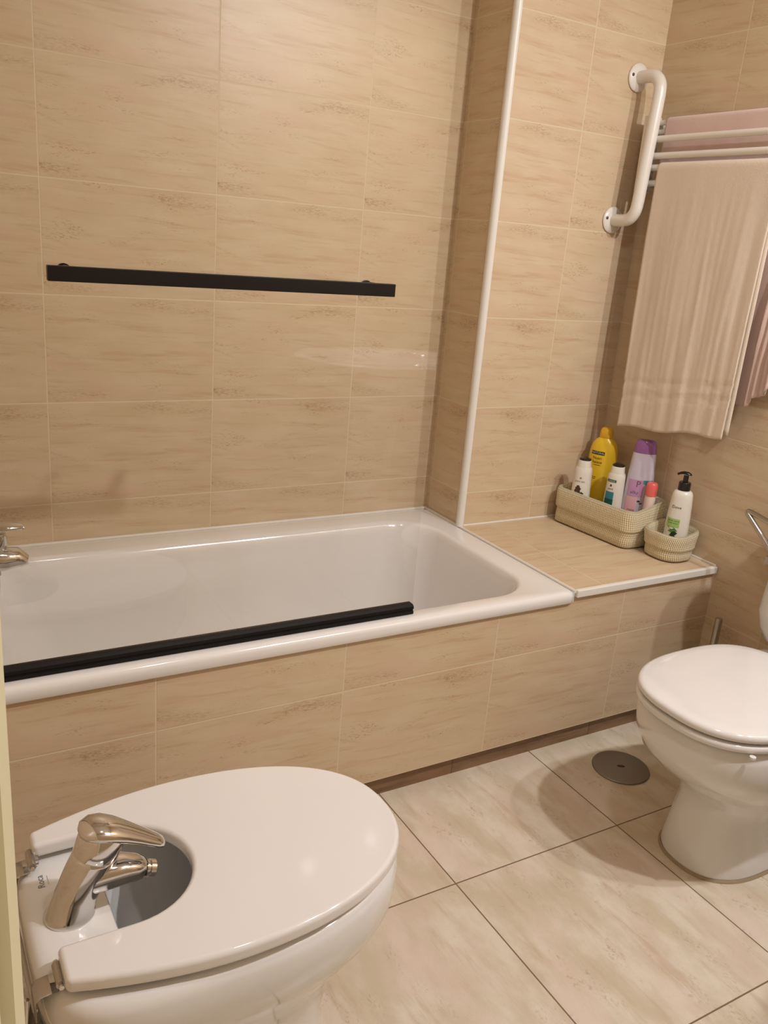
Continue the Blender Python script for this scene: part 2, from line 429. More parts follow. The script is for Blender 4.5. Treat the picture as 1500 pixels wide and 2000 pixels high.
def drape(y0, y1, xb, zb, r, zfront, zback, disp, ny=70, nz=60, xfront=None, skew=lambda y, z: 0):
    """sheet hung over a bar: front hem, up, round the bar, down behind"""
    V = []; F = []; path_n = 0
    for i in range(ny + 1):
        y = y0 + (y1 - y0) * i / ny
        row = []
        zf, zk = zfront(y), zback(y)
        for j in range(nz + 1):
            z = zf + (zb - zf) * j / nz
            row.append(Vector((xb - r + disp(y, z, (zb - z) / (zb - zf)), y + skew(y, z), z)))
        for j in range(1, 9):
            t = PI * j / 9
            row.append(Vector((xb - r * math.cos(t), y, zb + r * math.sin(t))))
        for j in range(13):
            z = zb + (zk - zb) * j / 12
            row.append(Vector((xb + r, y, z)))
        path_n = len(row); V += row
    for i in range(ny):
        for j in range(path_n - 1):
            a = i * path_n + j
            F.append((a, a + path_n, a + path_n + 1, a + 1))
    return V, F

def beige_disp(y, z, t):
    a = min(1, t * 1.8)
    v = -.0062 * a * (.7 + noise.noise(Vector((y * 17 + .25 * z, z * 1.1, 2.0))))
    v -= .0034 * a * (.5 + noise.noise(Vector((y * 42 + .4 * z, z * 1.9, 7.0))))
    v -= .0012 * a * noise.noise(Vector((y * 90, z * 4, 4.0)))
    v = min(v, 0)
    g = z - (.80 + (y + .33) * -.13)
    for c in (.062, .074, .100, .110):
        v += .0022 * math.exp(-((g - c) / .0035) ** 2)
    return v - .001
b1 = drape(-.312, -.700, .450, 1.486, .0118, lambda y: .775 - (y + .33) * .125 + .004 * math.sin(y * 30), lambda y: 1.462, beige_disp, 80, 90,
           skew=lambda y, z: -.012 * max(0, min(1, (1.3 - z) / .5)) + (.02 * max(0, (1.40 - z) / .6)) * max(0, min(1, (-.5 - y) / .2)))
# the folded-in second layer that shows along the right edge
b2 = drape(-.318, -.707, .450, 1.486, .0102, lambda y: .782 - (y + .33) * .125, lambda y: 1.47, lambda y, z, t: min(0, beige_disp(y, z, t) + .0055 + .004 * t) * .5 + .0012 * min(1, t * 5), 40, 40,
           skew=lambda y, z: -.012 * max(0, min(1, (1.3 - z) / .5)) + (.02 * max(0, (1.40 - z) / .6)) * max(0, min(1, (-.5 - y) / .2)))
to = mesh_obj('bath_towel', join(b1, b2), M['beige'], angle=180)
sm_ = to.modifiers.new('thick', 'SOLIDIFY'); sm_.thickness = .0022; sm_.offset = 0
tag(to, 'long beige towel hanging in front over lower bar of white rack', 'towel')

def pink_hem(y):
    pts = [(-.28, .90), (-.70, .905), (-.722, .91), (-.735, .935), (-.75, .94), (-.775, .95), (-.79, 1.03), (-.80, 1.10), (-.84, 1.16), (-.90, 1.2)]
    for (ya, za), (yb, zb) in zip(pts, pts[1:]):
        if y <= ya and y >= yb:
            return za + (zb - za) * (y - ya) / (yb - ya)
    return .9
def pink_disp(y, z, t):
    lo = max(0, min(1, (1.36 - z) / .3))
    out_ = max(0, min(1, (-.705 - y) / .02))
    w = math.sin(y * 95) * .5 + .5
    v = -.003 * (.5 + .5 * noise.noise(Vector((y * 30, z * 18, 0)))) * min(1, t * 6) * (1 - lo)
    v += lo * (-.012 * w * (.25 + .75 * out_) - .018 * out_ * math.sin(y * 160 + z * 3) ** 2)
    return v
pk = mesh_obj('hand_towel', drape(-.278, -.835, .486, 1.6065, .0108, pink_hem, lambda y: .96, pink_disp, 110, 70), M['pink'], angle=180)
sm_ = pk.modifiers.new('thick', 'SOLIDIFY'); sm_.thickness = .0022; sm_.offset = 0
tag(pk, 'pink towel over the top bar of the rack, tucked behind the white bars', 'towel')

# ------------------------------------------------------------------ bidet
CY = -1.177
bd = thing('bidet', 'white bidet with cut-out lid and chrome tap in the foreground', 'bidet', (-1.08, CY, 0))
q = (1.08, -CY, 0)
def bring(z, tip, back, hw, nb=4.0, nf=2.25, cx=-1.10): return egg(z, cx, CY, tip - cx, cx - back, hw, nf, nb, 96)
rings = [bring(0, -.905, -1.275, .106, 3), bring(.012, -.903, -1.277, .108, 3), bring(.03, -.908, -1.272, .103, 3), bring(.10, -.912, -1.268, .099, 3), bring(.16, -.903, -1.272, .104, 3), bring(.205, -.880, -1.285, .119, 3.2),
         bring(.245, -.850, -1.305, .142, 3.5), bring(.28, -.825, -1.322, .161), bring(.31, -.816, -1.332, .175), bring(.34, -.813, -1.336, .179), bring(.366, -.813, -1.336, .179),
         bring(.377, -.817, -1.333, .175), bring(.3835, -.826, -1.325, .167), bring(.385, -.832, -1.314, .156)]
hole_ = lambda z, i: egg(z, -1.04, CY, .185 - i, .192 - i * .6, .128 - i, 2.3, 5.0, 96)
rings += [hole_(.385, -.004), hole_(.383, 0), hole_(.375, .004), hole_(.33, .010), hole_(.28, .022), hole_(.25, .045), hole_(.24, .09)]
mesh_obj('basin', shift(loft(rings, True, True), q), M['ceramic'], bd, angle=70)
# lid: egg-shaped board with a U-shaped cut-out round the tap
def lid_half(x):
    if x > -1.10:
        return .178 * max(0, 1 - ((x + 1.10) / .287) ** 2.25) ** (1 / 2.25)
    return .178 - .040 * (abs(x + 1.10) / .209) ** 1.8
ol = []
N_ = 44
for i in range(N_ + 1):                                     # near side, back to tip
    s = i / N_; x = -1.309 + (.496) * math.sin(s * PI / 2) ** .9 if i < N_ else -.813
    ol.append((x, CY - lid_half(min(x, -.8131))))
far = [(x, 2 * CY - y) for x, y in reversed(ol[:-1])]
ol = ol + far
CYc = -1.166
cut = [(-1.309, CYc + .094), (-1.30, CYc + .094)]
for i in range(25):
    t = PI / 2 - PI * i / 24
    cut.append((-1.215 + .095 * math.cos(t), CYc + .094 * math.sin(t)))
cut += [(-1.30, CYc - .094), (-1.309, CYc - .094)]
outl = ol + cut
def plate(outline, z0, z1):
    n = len(outline)
    v = [Vector((x, y, z0)) for x, y in outline] + [Vector((x, y, z1)) for x, y in outline]
    f = [tuple(range(n - 1, -1, -1)), tuple(range(n, 2 * n))] + [(i, (i + 1) % n, n + (i + 1) % n, n + i) for i in range(n)]
    return v, f
lid = mesh_obj('lid', shift(plate(outl, .3935, .4155), q), M['seat'], bd, bevel=.007, seg=5)
lid.modifiers['bevel'].angle_limit = math.radians(50)
for yy in (-1.285, -1.075):
    br = mesh_obj('hinge_bracket', shift(join(
        sweep([(-1.302, yy, .3875), (-1.322, yy, .3875), (-1.334, yy, .386), (-1.3395, yy, .381), (-1.340, yy, .372), (-1.340, yy, .352)], (.015, .0012), 8, up=(1, 0, 0), e=.4),
        tube([(-1.312, yy - .016, .397), (-1.312, yy + .016, .397)], .0055, 14)), q), M['steel'], bd, angle=40)
    mesh_obj('pin', shift(join(tube([(-1.312, yy - .021, .397), (-1.312, yy + .021, .397)], .003, 12), box(-1.312, -1.303, yy - .006, yy + .006, .394, .400)), q), M['chrome'], br)
mesh_obj('hinge_strap', shift(tube([(-1.3395, -1.29, .360), (-1.341, -1.23, .362), (-1.341, -1.13, .362), (-1.3395, -1.07, .360)], .003, 8), q), M['steel'], bd)
# tap
FY = -1.182
fr = [(0, -1.281, .0300, .3850), (0, -1.281, .0300, .3880), (0, -1.2800, .0280, .392), (0, -1.272, .0260, .415), (0, -1.261, .0255, .440), (0, -1.250, .0258, .462), (0, -1.2485, .0258, .4645), (0, -1.2482, .0248, .4655), (0, -1.2478, .0248, .4665), (0, -1.2474, .0262, .4675), (0, -1.243, .0270, .480), (0, -1.238, .0272, .492), (0, -1.236, .0255, .498)]
def tilt_ring(x, r, z, n=32):
    return [Vector((x + r * 1.05 * math.cos(2 * PI * j / n), FY + r * math.sin(2 * PI * j / n), z - .32 * r * math.cos(2 * PI * j / n) * min(1, (z - .388) / .05) )) for j in range(n)]
fa = mesh_obj('faucet', shift(loft([tilt_ring(x, r, z) for _, x, r, z in fr]), q), M['chrome'], bd, angle=50)
lv = [(-1.266, .503, .010, .004), (-1.262, .505, .018, .009), (-1.252, .506, .0245, .012), (-1.240, .503, .0265, .0135), (-1.226, .497, .0250, .0128), (-1.211, .489, .0220, .0108), (-1.195, .4795, .0190, .0088), (-1.180, .4695, .0165, .0074), (-1.169, .4622, .0145, .0065), (-1.163, .4582, .0115, .0055), (-1.160, .4562, .006, .003)]
mesh_obj('lever', shift(sweep([(x, FY, z) for x, z, w, h in lv], [(w, h) for x, z, w, h in lv], 28), q), M['chrome'], fa, angle=60)
st = [(-1.270, .434, .020, .016), (-1.240, .437, .0215, .0190), (-1.215, .436, .0205, .0175), (-1.198, .432, .0185, .0145), (-1.190, .429, .015, .0120), (-1.187, .428, .0110, .010)]
mesh_obj('spout', shift(sweep([(x, FY - .004, z) for x, z, w, h in st], [(w, h) for x, z, w, h in st], 28, e=.72), q), M['chrome'], fa, angle=50)
ax = Vector((.93, 0, -.36)); a0 = Vector((-1.190, FY - .004, .428))
mesh_obj('aerator', shift(join(disc_along(a0, ax, [(.0085, 0), (.0085, .004), (.0112, .0042), (.0112, .007), (.0095, .0075), (.0095, .009), (.0116, .0095), (.0116, .0165), (.0095, .018), (.007, .018), (.006, .015)], 24)), q), M['chrome'], fa, angle=30)
mesh_obj('waste_hose', shift(tube(spline([(-1.325, -1.20, .285), (-1.335, -1.205, .24), (-1.352, -1.215, .16), (-1.375, -1.22, .10), (-1.398, -1.22, .085)], 8), .009, 12), q), M['hose'], bd)
mesh_obj('supply_hose', shift(tube(spline([(-1.29, -1.13, .25), (-1.315, -1.14, .19), (-1.35, -1.15, .13), (-1.398, -1.15, .11)], 8), .006, 10), q), M['hose'], bd)
mesh_obj('supply_hose', shift(tube(spline([(-1.345, -1.262, .352), (-1.352, -1.265, .28), (-1.365, -1.268, .18), (-1.398, -1.27, .13)], 8), .003, 10), q), M['chrome'], bd)

# ------------------------------------------------------------------ text helper
def text_geo(s, size):
    cu = bpy.data.curves.new('t', 'FONT'); cu.body = s; cu.size = size; cu.align_x = 'CENTER'; cu.align_y = 'CENTER'; cu.resolution_u = 3
    ob = bpy.data.objects.new('t', cu); COL.objects.link(ob)
    me = ob.to_mesh()
    V = [v.co.copy() for v in me.vertices]; F = [tuple(p.vertices) for p in me.polygons]
    ob.to_mesh_clear(); bpy.data.objects.remove(ob); bpy.data.curves.remove(cu)
    return V, F

tv, tf = text_geo('Roca', .0125)
tv2, tf2 = text_geo('\u2014\u2014\u2014', .006)
mk = join((tv, tf), ([v + Vector((0, -.0085, 0)) for v in tv2], tf2))
mk = ([Vector((-1.306 - v.y, -1.108 - v.x * -1.0, .3853)) if False else Vector((-1.3045 - v.y, -1.109 + v.x, .3856)) for v in mk[0]], mk[1])
mesh_obj('brand_mark', shift(mk, q), M['ink'], bd, smooth=False)

# ------------------------------------------------------------------ toilet
TY = -1.146
tl = thing('toilet', 'white toilet with closed lid standing against right wall', 'toilet', (.18, TY, 0))
q = (-.18, -TY, 0)
def tring(z, xf, xb, hw, nf=2.4, nb=3.5, cx=.12): return egg(z, cx, TY, cx - xf, xb - cx, hw, nf, nb, 96, -1)
rings = [tring(0, -.024, .42, .104), tring(.012, -.026, .42, .106), tring(.05, -.020, .42, .102), tring(.10, -.008, .42, .098), tring(.135, .002, .42, .097), tring(.160, .000, .42, .102), tring(.182, -.014, .43, .115),
         tring(.208, -.048, .44, .139), tring(.24, -.090, .45, .161), tring(.275, -.124, .46, .176), tring(.31, -.143, .47, .182), tring(.345, -.149, .48, .183),
         tring(.366, -.145, .48, .180), tring(.3715, -.138, .475, .173), tring(.373, -.125, .46, .16)]
mesh_obj('bowl', shift(loft(rings), q), M['ceramic'], tl, angle=70)
def lring(z, i, xb=.275): return egg(z, .08, TY, .236 - i, xb - .08 - i, .1765 - i, 2.5, 3.0, 96, -1)
mesh_obj('seat', shift(loft([lring(.3765, .006, .27), lring(.378, .002, .27), lring(.382, 0, .27), lring(.389, 0, .27), lring(.392, .003, .27), lring(.393, .01, .27)]), q), M['seat'], tl, angle=60)
mesh_obj('lid', shift(loft([lring(.3975, .008), lring(.398, .003), lring(.402, .0), lring(.409, .0), lring(.4135, .003), lring(.4155, .009), lring(.4172, .03), lring(.4182, .08), lring(.4185, .14)]), q), M['seat'], tl, angle=60)
for yy in (TY - .075, TY + .075):
    mesh_obj('hinge', shift(join(tube([(.272, yy - .02, .396), (.272, yy + .02, .396)], .010, 16), box(.262, .282, yy - .012, yy + .012, .373, .395)), q), M['seat'], tl)
for sx_ in (-.105, .02):
    mesh_obj('bumper', shift(lathe([(.006, .3728), (.006, .3770)], 12, (sx_ + .02, TY - .150)), q), M['seat'], tl)
def trr(z, i, o): return rrect(.325 + i - o, .512, TY - .202 + i - o, TY + .202 - i + o, .055, z)
mesh_obj('tank', shift(loft([trr(.372, .05, 0), trr(.380, .035, 0), trr(.40, .018, 0), trr(.43, .006, 0), trr(.47, .0, 0), trr(.60, .008, 0), trr(.735, .014, 0)]), q), M['ceramic'], tl, angle=60)
ld = mesh_obj('tank_lid', shift(loft([trr(.736, .012, 0), trr(.740, .004, 0), trr(.752, .002, 0), trr(.762, .006, 0), trr(.768, .02, 0)]), q), M['ceramic'], tl, angle=60)
mesh_obj('flush_button', shift(lathe([(.022, .768), (.022, .771), (.019, .774)], 24, (.41, TY)), q), M['chrome'], ld)
mesh_obj('floor_bead', shift(loft([tring(.0005, -.030, .42, .110), tring(.004, -.028, .42, .108), tring(.006, -.026, .42, .106)], False, False), q), simple('aged_sealant', c4(.36, .27, .16), .6), tl)

# ------------------------------------------------------------------ floor drain cover
dc = thing('floor_drain_cover', 'round satin steel drain cover on floor tiles beside toilet', 'drain cover', (.121, -.829, 0))
mesh_obj('plate', lathe([(.072, .0008), (.0725, .003), (.071, .0048), (.066, .0054), (.02, .0058), (.001, .006)], 56), M['drain'], dc)
mesh_obj('slot', shift(plate([(.0100 * math.cos(t), .0052 * math.sin(t)) for t in [2 * PI * i / 20 for i in range(20)]], .0056, .0063), (0, 0, 0)), M['blackp'], dc, rotz=-.6)

# ------------------------------------------------------------------ toilet brush behind the toilet
tb = thing('toilet_brush', 'slim steel brush handle standing between tub wall and toilet', 'toilet brush', (.462, -.775, 0))
mesh_obj('holder', lathe([(.040, .001), (.042, .004), (.042, .20), (.039, .202), (.038, .19)], 32), M['steel'], tb)
mesh_obj('handle', lathe([(.0095, .185), (.0098, .19), (.0098, .339), (.0085, .343), (.004, .3435)], 24), M['steel'], tb)

# ------------------------------------------------------------------ paper holder on the right wall
ph = thing('toilet_paper_holder', 'chrome wire paper holder on right wall above toilet', 'paper holder', (XR, -.82, .58))
q = (-XR, .82, -.58)
mesh_obj('plate', shift(join(box(.5125, .5180, -.905, -.842, .518, .552), box(.495, .513, -.862, -.844, .522, .544)), q), M['steel'], ph, bevel=.001)
mesh_obj('arm', shift(tube(spline([(.500, -.88, .535), (.478, -.900, .540), (.464, -.895, .556), (.461, -.850, .598), (.460, -.800, .640), (.460, -.792, .648), (.461, -.800, .652), (.462, -.86, .642), (.463, -.912, .634), (.466, -.926, .618)], 6), .0068, 14), q), M['steel'], ph, angle=80)

# ------------------------------------------------------------------ baskets
def basket_geo(x0, x1, y0, y1, r, z0, h, flare, cuff, droop, slant=lambda x, y: 0):
    """soft knitted box with a turned-down cuff; returns geometry with UVs in metres"""
    prof = []      # (outward offset, height)
    zc = h * (1 - cuff)
    prof += [(-.030, .001), (.000, .001), (.005, .004), (.004 + flare * .2, zc * .5), (flare * .4 + .001, zc - .003), (flare * .4 + .003, zc - .0015), (flare * .4 + .0055, zc - .003), (flare * .4 + .0070, zc), (flare * .4 + .0070, zc + .006),
             (flare * .7 + .0065, (zc + h) / 2), (flare + .0055, h - .010), (flare + .003, h - .003), (flare - .001, h), (flare - .006, h - .003), (flare - .009, h - .012), (flare * .6 - .008, h * .6), (-.007, .012), (-.03, .007)]
    rings = []; UV = []
    for off, z in prof:
        ring = rrect(x0 - off, x1 + off, y0 - off, y1 + off, max(.006, r + off), 0, 14)
        L = 0; out_ = []
        for i, p in enumerate(ring):
            if i: L += (p - ring[i - 1]).length
            f_ = z / h
            wob = .0035 * f_ * noise.noise(Vector((p.x * 14, p.y * 14, z * 20)))
            out_.append(Vector((p.x + wob + slant(p.x, p.y), p.y + wob, z0 + z + f_ * f_ * droop(p.x, p.y))))
            UV.append((L, z))
        rings.append(out_)
    V, F = loft(rings, True, True)
    return V, F, UV
ZD = ZRIM + .0015
g = basket_geo(.352, .490, -.505, -.222, .022, 0, .112, .004, .53, lambda x, y: .022 * max(0, min(1, (x - .42) / .05)) - .012 * math.exp(-((y + .34) / .07) ** 2) * max(0, min(1, (.42 - x) / .04)), lambda x, y: -.022 * max(0, min(1, (.46 - x) / .1)) * max(0, (y + .505) / .285))
bk = mesh_obj('storage_basket', shift(g, (-.42, .36, 0)), M['knit'], None, angle=70, loc=(.42, -.36, ZD))
tag(bk, 'large cream knitted basket full of bottles on the tiled ledge', 'basket')
g = basket_geo(-.053, .051, -.055, .053, .042, 0, .083, .010, .55, lambda x, y: .006 * math.sin(x * 40))
sb = mesh_obj('storage_basket', g, M['knit'], None, angle=70, loc=(.442, -.581, ZD))
tag(sb, 'small cream knitted basket holding one pump bottle on tiled ledge', 'basket')

# ------------------------------------------------------------------ bottles
def prof_ab(prof, z):
    for (z0, a0, b0), (z1, a1, b1) in zip(prof, prof[1:]):
        if z0 <= z <= z1:
            t = (z - z0) / max(1e-6, z1 - z0); return a0 + (a1 - a0) * t, b0 + (b1 - b0) * t
    return prof[-1][1:]
def bottle_geo(prof, n=44, e=2.2):
    return loft([[Vector((a * sp(math.cos(2 * PI * j / n), 2 / e), b * sp(math.sin(2 * PI * j / n), 2 / e), z)) for j in range(n)] for z, a, b in prof])
def wrap(geo, prof, zc, sc=0, e=2.2, eps=.0006):
    """lay flat (s, z) geometry on the -y face of a bottle"""
    V = []
    for v in geo[0]:
        z = zc + v.y; s = sc + v.x
        a, b = prof_ab(prof, z); u = min(.999, abs(s) / a)
        V.append(Vector((s, -b * (1 - u ** e) ** (1 / e) - eps, z)))
    return V, geo[1]
def patch(w, h, nx=14, nz=6):
    V = [Vector((-w / 2 + w * i / nx, -h / 2 + h * j / nz, 0)) for j in range(nz + 1) for i in range(nx + 1)]
    return V, [(j * (nx + 1) + i, j * (nx + 1) + i + 1, (j + 1) * (nx + 1) + i + 1, (j + 1) * (nx + 1) + i) for j in range(nz) for i in range(nx)]
def blob(w, h, n=18, k=.25, ph=0.0):
    V = [Vector((0, 0, 0))]; F = []
    for i in range(n):
        t = 2 * PI * i / n; r = 1 + k * math.sin(5 * t + ph)
        V.append(Vector((w / 2 * r * math.cos(t), h / 2 * r * math.sin(t), 0)))
    for i in range(n): F.append((0, 1 + i, 1 + (i + 1) % n))
    return V, F
def leaf(l, w, ang, n=10):
    top = [Vector((l * (i / n - .5), w / 2 * math.sin(PI * i / n), 0)) for i in range(n + 1)]
    bot = [Vector((l * (i / n - .5), -w / 2 * math.sin(PI * i / n), 0)) for i in range(n - 1, 0, -1)]
    V = top + bot; c, s = math.cos(ang), math.sin(ang)
    return [Vector((v.x * c - v.y * s, v.x * s + v.y * c, 0)) for v in V], [tuple(range(len(V)))]
def off(geo, dx, dy): return [v + Vector((dx, dy, 0)) for v in geo[0]], geo[1]
pl = lambda name, r, g_, b_, rough=.3: simple(name, srgb(r, g_, b_), rough, 0, .2)
M['yel'] = pl('yellow_plastic', 236, 196, 44, .28); M['ylw_cap'] = pl('amber_cap', 232, 180, 40, .3)
M['wht'] = pl('white_plastic', 232, 226, 214); M['brn'] = pl('dark_brown_cap', 36, 18, 14, .2)
M['lbl_blk'] = pl('black_print', 30, 28, 18, .5); M['lbl_brn'] = pl('brown_print', 74, 46, 24, .5); M['lbl_grn'] = pl('green_print', 40, 92, 70, .5)
M['lbl_teal'] = pl('teal_print', 50, 132, 142, .5); M['lbl_dteal'] = pl('deep_teal_print', 22, 84, 76, .5); M['lbl_lil'] = pl('lilac_print', 196, 150, 190, .5)
M['lbl_pur'] = pl('purple_print', 112, 66, 112, .5); M['lbl_blu'] = pl('slate_blue_print', 92, 100, 136, .5); M['lbl_pnk'] = pl('rose_print', 226, 178, 182, .5)
M['pur'] = pl('purple_cap', 150, 96, 158, .25); M['cor'] = pl('coral_cap', 242, 112, 104, .3); M['pnkb'] = pl('pale_pink_plastic', 240, 214, 204, .35)
M['lgrn'] = pl('light_green_print', 166, 200, 116, .5); M['mgrn'] = pl('leaf_green_print', 84, 132, 52, .5); M['dgrn'] = pl('dark_green_print', 32, 54, 34, .5)
M['lav'] = pl('pearl_lavender_plastic', 206, 198, 214, .25); M['ltx'] = pl('pale_print', 214, 208, 176, .5)
ZB = ZD + .0085      # inside floor of the baskets
def bottle(name, label, body, mat, x, y, rz, e=2.2, group='bottles in the large basket'):
    r = thing(name, label, 'bottle', (x, y, ZB), rz, group)
    b = mesh_obj('body', bottle_geo(body, e=e), mat, r, angle=50)
    return r, b
FC = -math.radians(46)

# yellow shower gel
P1 = [(0, .036, .022), (.003, .040, .0255), (.02, .0415, .027), (.12, .0425, .0275), (.20, .0425, .027), (.222, .0405, .026), (.238, .036, .024), (.249, .029, .0215), (.256, .0205, .0185), (.258, .019, .018)]
r, b = bottle('shower_gel_bottle', 'tall yellow gel bottle with black band at back of large basket', P1, M['yel'], .452, -.268, FC - .22)
mesh_obj('cap', bottle_geo([(.2582, .0185, .0175), (.259, .0195, .018), (.272, .0190, .018), (.283, .0175, .0165), (.288, .013, .012), (.2895, .006, .006)]), M['ylw_cap'], r)
mesh_obj('label', join(wrap(patch(.041, .0105), P1, .212, -.010)), M['lbl_blk'], b, smooth=False)
t1 = text_geo('NATURAL', .0088)
mesh_obj('lettering', wrap(t1, P1, .212, -.010, eps=.0009), M['ltx'], b, smooth=False)
mesh_obj('lettering', wrap(text_geo('Nutri', .0125), P1, .196, -.010), M['lbl_brn'], b, smooth=False)
mesh_obj('lettering', wrap(text_geo('baisse', .0125), P1, .184, -.009), M['lbl_brn'], b, smooth=False)
for w_, z_, s_ in ((.022, .175, -.009), (.012, .138, -.012), (.010, .133, -.012)):
    mesh_obj('printed_line', wrap(patch(w_, .0014), P1, z_, s_), M['lbl_brn'], b, smooth=False)

# two slim bottles with dark caps
def slim(label, x, y, rz, name):
    P = [(0, .026, .022), (.003, .0285, .0245), (.02, .0295, .0255), (.10, .0280, .0245), (.160, .0255, .023), (.172, .0245, .0225), (.178, .0215, .0205)]
    r_, b_ = bottle(name, label, P, M['wht'], x, y, rz)
    mesh_obj('neck', bottle_geo([(.1782, .0205, .0198), (.186, .0195, .0190), (.196, .0185, .018), (.198, .0178, .0172)]), M['wht'], r_)
    mesh_obj('cap', bottle_geo([(.1983, .0170, .0163), (.2000, .0178, .0170), (.2032, .0168, .016), (.2050, .012, .0115)]), M['brn'], r_)
    return r_, b_, P
r, b, P2 = slim('white bottle with dark cap and brown flower print, leftmost in large basket', .361, -.289, FC - .15, 'shampoo_bottle')
mesh_obj('lettering', join(wrap(text_geo('pure zen', .0085), P2, .136, -.002), wrap(patch(.005, .0045), P2, .146, -.001)), M['ink'], b, smooth=False)
mesh_obj('flower_print', join(*[wrap(off(blob(.0105, .0095, 14, .18, k_), dx, dz), P2, .108, -.004) for dx, dz, k_ in ((-.004, .006, 0), (.003, .005, 1), (-.001, .011, 2), (-.006, -.002, 3), (.002, -.003, 4))]), M['lbl_brn'], b, smooth=False)
mesh_obj('leaf_print', join(wrap(off(blob(.012, .010, 14, .2), 0, 0), P2, .099, .007), wrap(off(blob(.010, .010, 14, .2), 0, 0), P2, .091, .010)), M['dgrn'], b, smooth=False)
r, b, P3 = slim('white bottle with dark cap and teal label, beside yellow bottle', .4145, -.373, FC - .30, 'shampoo_bottle')
mesh_obj('label', join(wrap(patch(.028, .0075), P3, .156, -.006), ), M['lbl_grn'], b, smooth=False)
mesh_obj('label', join(wrap(patch(.026, .022), P3, .112, -.007)), M['lbl_teal'], b, smooth=False)
mesh_obj('label', join(wrap(patch(.027, .030), P3, .086, -.007)), M['lbl_dteal'], b, smooth=False)
mesh_obj('lettering', wrap(text_geo('natural', .0070), P3, .156, -.006, eps=.0009), M['ltx'], b, smooth=False)
mesh_obj('lettering', join(wrap(text_geo('pure', .0085), P3, .132, -.006), wrap(blob(.006, .007, 12, .1), P3, .142, -.006)), M['lbl_brn'], b, smooth=False)

# lavender bottle, upside-down cap at the top
P4 = [(0.0000, .036, .020), (0.0032, .0395, .023), (0.0213, .0405, .0245), (0.1065, .0405, .0245), (0.1811, .0375, .0235), (0.2364, .0335, .022), (0.2487, .0322, .0215)]
r, b = bottle('conditioner_bottle', 'pale lavender bottle with purple top in right half of large basket', P4, M['lav'], .4585, -.4230, FC + .02)
mesh_obj('cap', bottle_geo([(0.2489, .0318, .0212), (0.2497, .0322, .0214), (0.2716, .0295, .0200), (0.2812, .0270, .0185), (0.2860, .0215, .0145), (0.2870, .012, .008)]), M['pur'], r)
mesh_obj('label', wrap(patch(.044, .050), P4, .146, -.010), M['lbl_lil'], b, smooth=False)
mesh_obj('label', wrap(patch(.030, .066), P4, .086, -.017), M['lbl_pnk'], b, smooth=False)
mesh_obj('label', wrap(patch(.026, .012), P4, .166, .022), M['lbl_teal'], b, smooth=False)
mesh_obj('label', wrap(patch(.066, .030), P4, .040, 0), M['lbl_blu'], b, smooth=False)
for tx, sz, zz, ss in (('P', .026, .158, -.004), ('silky', .013, .133, -.012), ('rose', .012, .080, -.014), ('cream', .009, .066, -.014)):
    mesh_obj('lettering', wrap(text_geo(tx, sz), P4, zz, ss, eps=.0009), M['lbl_pur'], b, smooth=False)
mesh_obj('flower_print', join(wrap(blob(.009, .006, 14, .3), P4, .108, .004), wrap(leaf(.012, .004, .3), P4, .102, .010)), M['lbl_brn'], b, smooth=False)

# small roll-on
P5 = [(0.0000, .0155, .0155), (0.0022, .017, .017), (0.0550, .0172, .0172), (0.1298, .0155, .0155), (0.1342, .0150, .0150)]
r, b = bottle('deodorant_bottle', 'small pale pink bottle with coral cap at right of large basket', P5, M['pnkb'], .455, -.474, FC, 2.0)
mesh_obj('cap', bottle_geo([(0.1344, .0152, .0152), (0.1353, .0163, .0163), (0.1628, .0160, .0160), (0.1700, .0150, .0150), (0.1733, .0120, .0120), (0.1744, .006, .006)], e=2.0), M['cor'], r)

# pump bottle
P6 = [(0.0000, .029, .024), (0.0032, .0320, .0265), (0.0211, .0330, .0275), (0.1055, .0315, .0270), (0.1582, .0285, .0255), (0.1709, .0270, .0245), (0.1783, .0235, .0215), (0.1815, .0185, .0180)]
r, b = bottle('lotion_pump_bottle', 'white lotion bottle with black pump standing in small basket', P6, M['wht'], .4615, -.580, FC - .12, 2.2, None)
pm = mesh_obj('pump', join(bottle_geo([(0.1817, .0150, .0150), (0.1825, .0165, .0165), (0.2026, .0162, .0162), (0.2047, .0150, .0150)], e=2), bottle_geo([(0.2047, .0072, .0072), (0.2237, .0070, .0070)], e=2)), M['blackp'], r, angle=35)
mesh_obj('nozzle', sweep([(.0135, 0, 0.2252), (.011, 0, 0.2274), (.004, 0, 0.2300), (-.006, 0, 0.2305), (-.015, 0, 0.2284), (-.0235, 0, 0.2237)], [(.003, .002), (.0075, .003), (.0098, .0040), (.0090, .0040), (.0055, .0035), (.0035, .003)], 18), M['blackp'], pm)
mesh_obj('lettering', wrap(text_geo('Dove', .0115), P6, .136, -.008), M['lbl_brn'], b, smooth=False)
mesh_obj('label', wrap(patch(.034, .024), P6, .091, -.010), M['lgrn'], b, smooth=False)
for tx, sz, zz in (('aloe vera', .0085, .097), ('body lotion', .006, .090)):
    mesh_obj('lettering', wrap(text_geo(tx, sz), P6, zz, -.010, eps=.0009), M['mgrn'], b, smooth=False)
mesh_obj('leaf_print', join(wrap(leaf(.030, .010, -.35), P6, .074, -.010), wrap(leaf(.026, .010, .15), P6, .068, -.008, eps=.0008)), M['mgrn'], b, smooth=False)
mesh_obj('leaf_print', join(wrap(leaf(.020, .012, .25), P6, .061, -.004, eps=.0010), wrap(leaf(.020, .008, -.25), P6, .053, -.006, eps=.0010)), M['dgrn'], b, smooth=False)

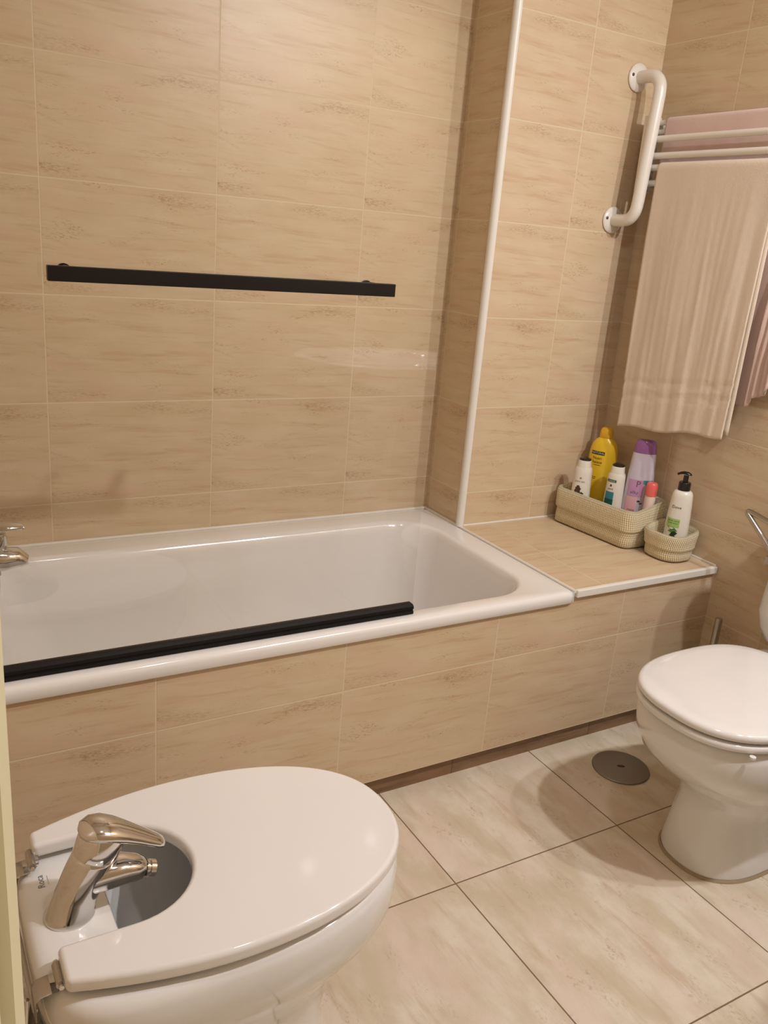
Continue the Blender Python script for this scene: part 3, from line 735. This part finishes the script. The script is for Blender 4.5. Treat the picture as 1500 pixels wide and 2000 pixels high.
# ------------------------------------------------------------------ washbasin (stands by the wall behind the camera; the glass mirrors it)
wb = thing('washbasin', 'white pedestal washbasin mirrored in the glass screen', 'washbasin', (.17, -1.92, -.04))
def wr(z, sx_, sy_, oy=0): return [Vector((sx_ * sp(math.cos(t), .85), oy + sy_ * sp(math.sin(t), .85), z)) for t in [2 * PI * i / 72 for i in range(72)]]
mesh_obj('bowl', loft([wr(.70, .09, .08, -.05), wr(.72, .16, .14, -.04), wr(.77, .27, .22, -.02), wr(.82, .325, .255), wr(.855, .345, .268), wr(.868, .345, .268), wr(.874, .338, .262), wr(.8755, .325, .25),
                  wr(.8745, .27, .185, .02), wr(.868, .262, .178, .02), wr(.84, .24, .165, .02), wr(.79, .18, .13, .02), wr(.765, .08, .06, .02)]), M['ceramic'], wb, angle=70)
mesh_obj('pedestal', loft([wr(.04, .11, .10, -.08), wr(.06, .108, .10, -.08), wr(.10, .085, .085, -.08), wr(.50, .080, .08, -.07), wr(.70, .10, .095, -.05)]), M['ceramic'], wb, angle=70)

# ------------------------------------------------------------------ camera
cam_d = bpy.data.cameras.new('camera'); cam = bpy.data.objects.new('camera', cam_d); link(cam)
Rm = Matrix(((0.86622457, 0.08383731, -0.49257111), (-0.49320701, 0.30133179, -0.81605514), (0.08001146, 0.94982654, 0.30237015)))
mw = Rm.to_4x4(); mw.translation = Vector((-1.4278, -2.1185, 1.2374)); cam.matrix_world = mw
cam_d.sensor_fit = 'VERTICAL'; cam_d.sensor_height = 24.0; cam_d.lens = 1667.0 / 2000.0 * 24.0; cam_d.clip_start = .01
S.camera = cam

# ------------------------------------------------------------------ light
WARM = (1, .985, .995)
def spot(name, loc, aim, power, radius, cone, col=WARM):
    l = bpy.data.lights.new(name, 'SPOT'); l.energy = power; l.shadow_soft_size = radius; l.color = col
    l.spot_size = math.radians(cone); l.spot_blend = 1.0
    o = bpy.data.objects.new(name, l); link(o); o.location = loc
    o.rotation_euler = (Vector(aim) - Vector(loc)).to_track_quat('-Z', 'Y').to_euler()
    return o
# halogen spots over the mirror behind the camera, and the ceiling lamp
spot('mirror_spot', (.00, -1.96, 2.23), (-.35, -.75, 0), 44, .028, 165)
spot('mirror_spot', (.34, -2.00, 2.23), (-.15, -.75, 0), 30, .028, 165)
spot('ceiling_spot', (-.62, -1.55, 2.38), (-.62, -1.0, 0), 10, .05, 170)
w = bpy.data.worlds.new('hall'); S.world = w; w.use_nodes = True
w.node_tree.nodes['Background'].inputs[0].default_value = (.95, .88, .80, 1)
w.node_tree.nodes['Background'].inputs[1].default_value = .36

S.view_settings.view_transform = 'Standard'; S.view_settings.look = 'None'
S.view_settings.gamma = 1; S.view_settings.exposure = .49; S.view_settings.use_curve_mapping = False
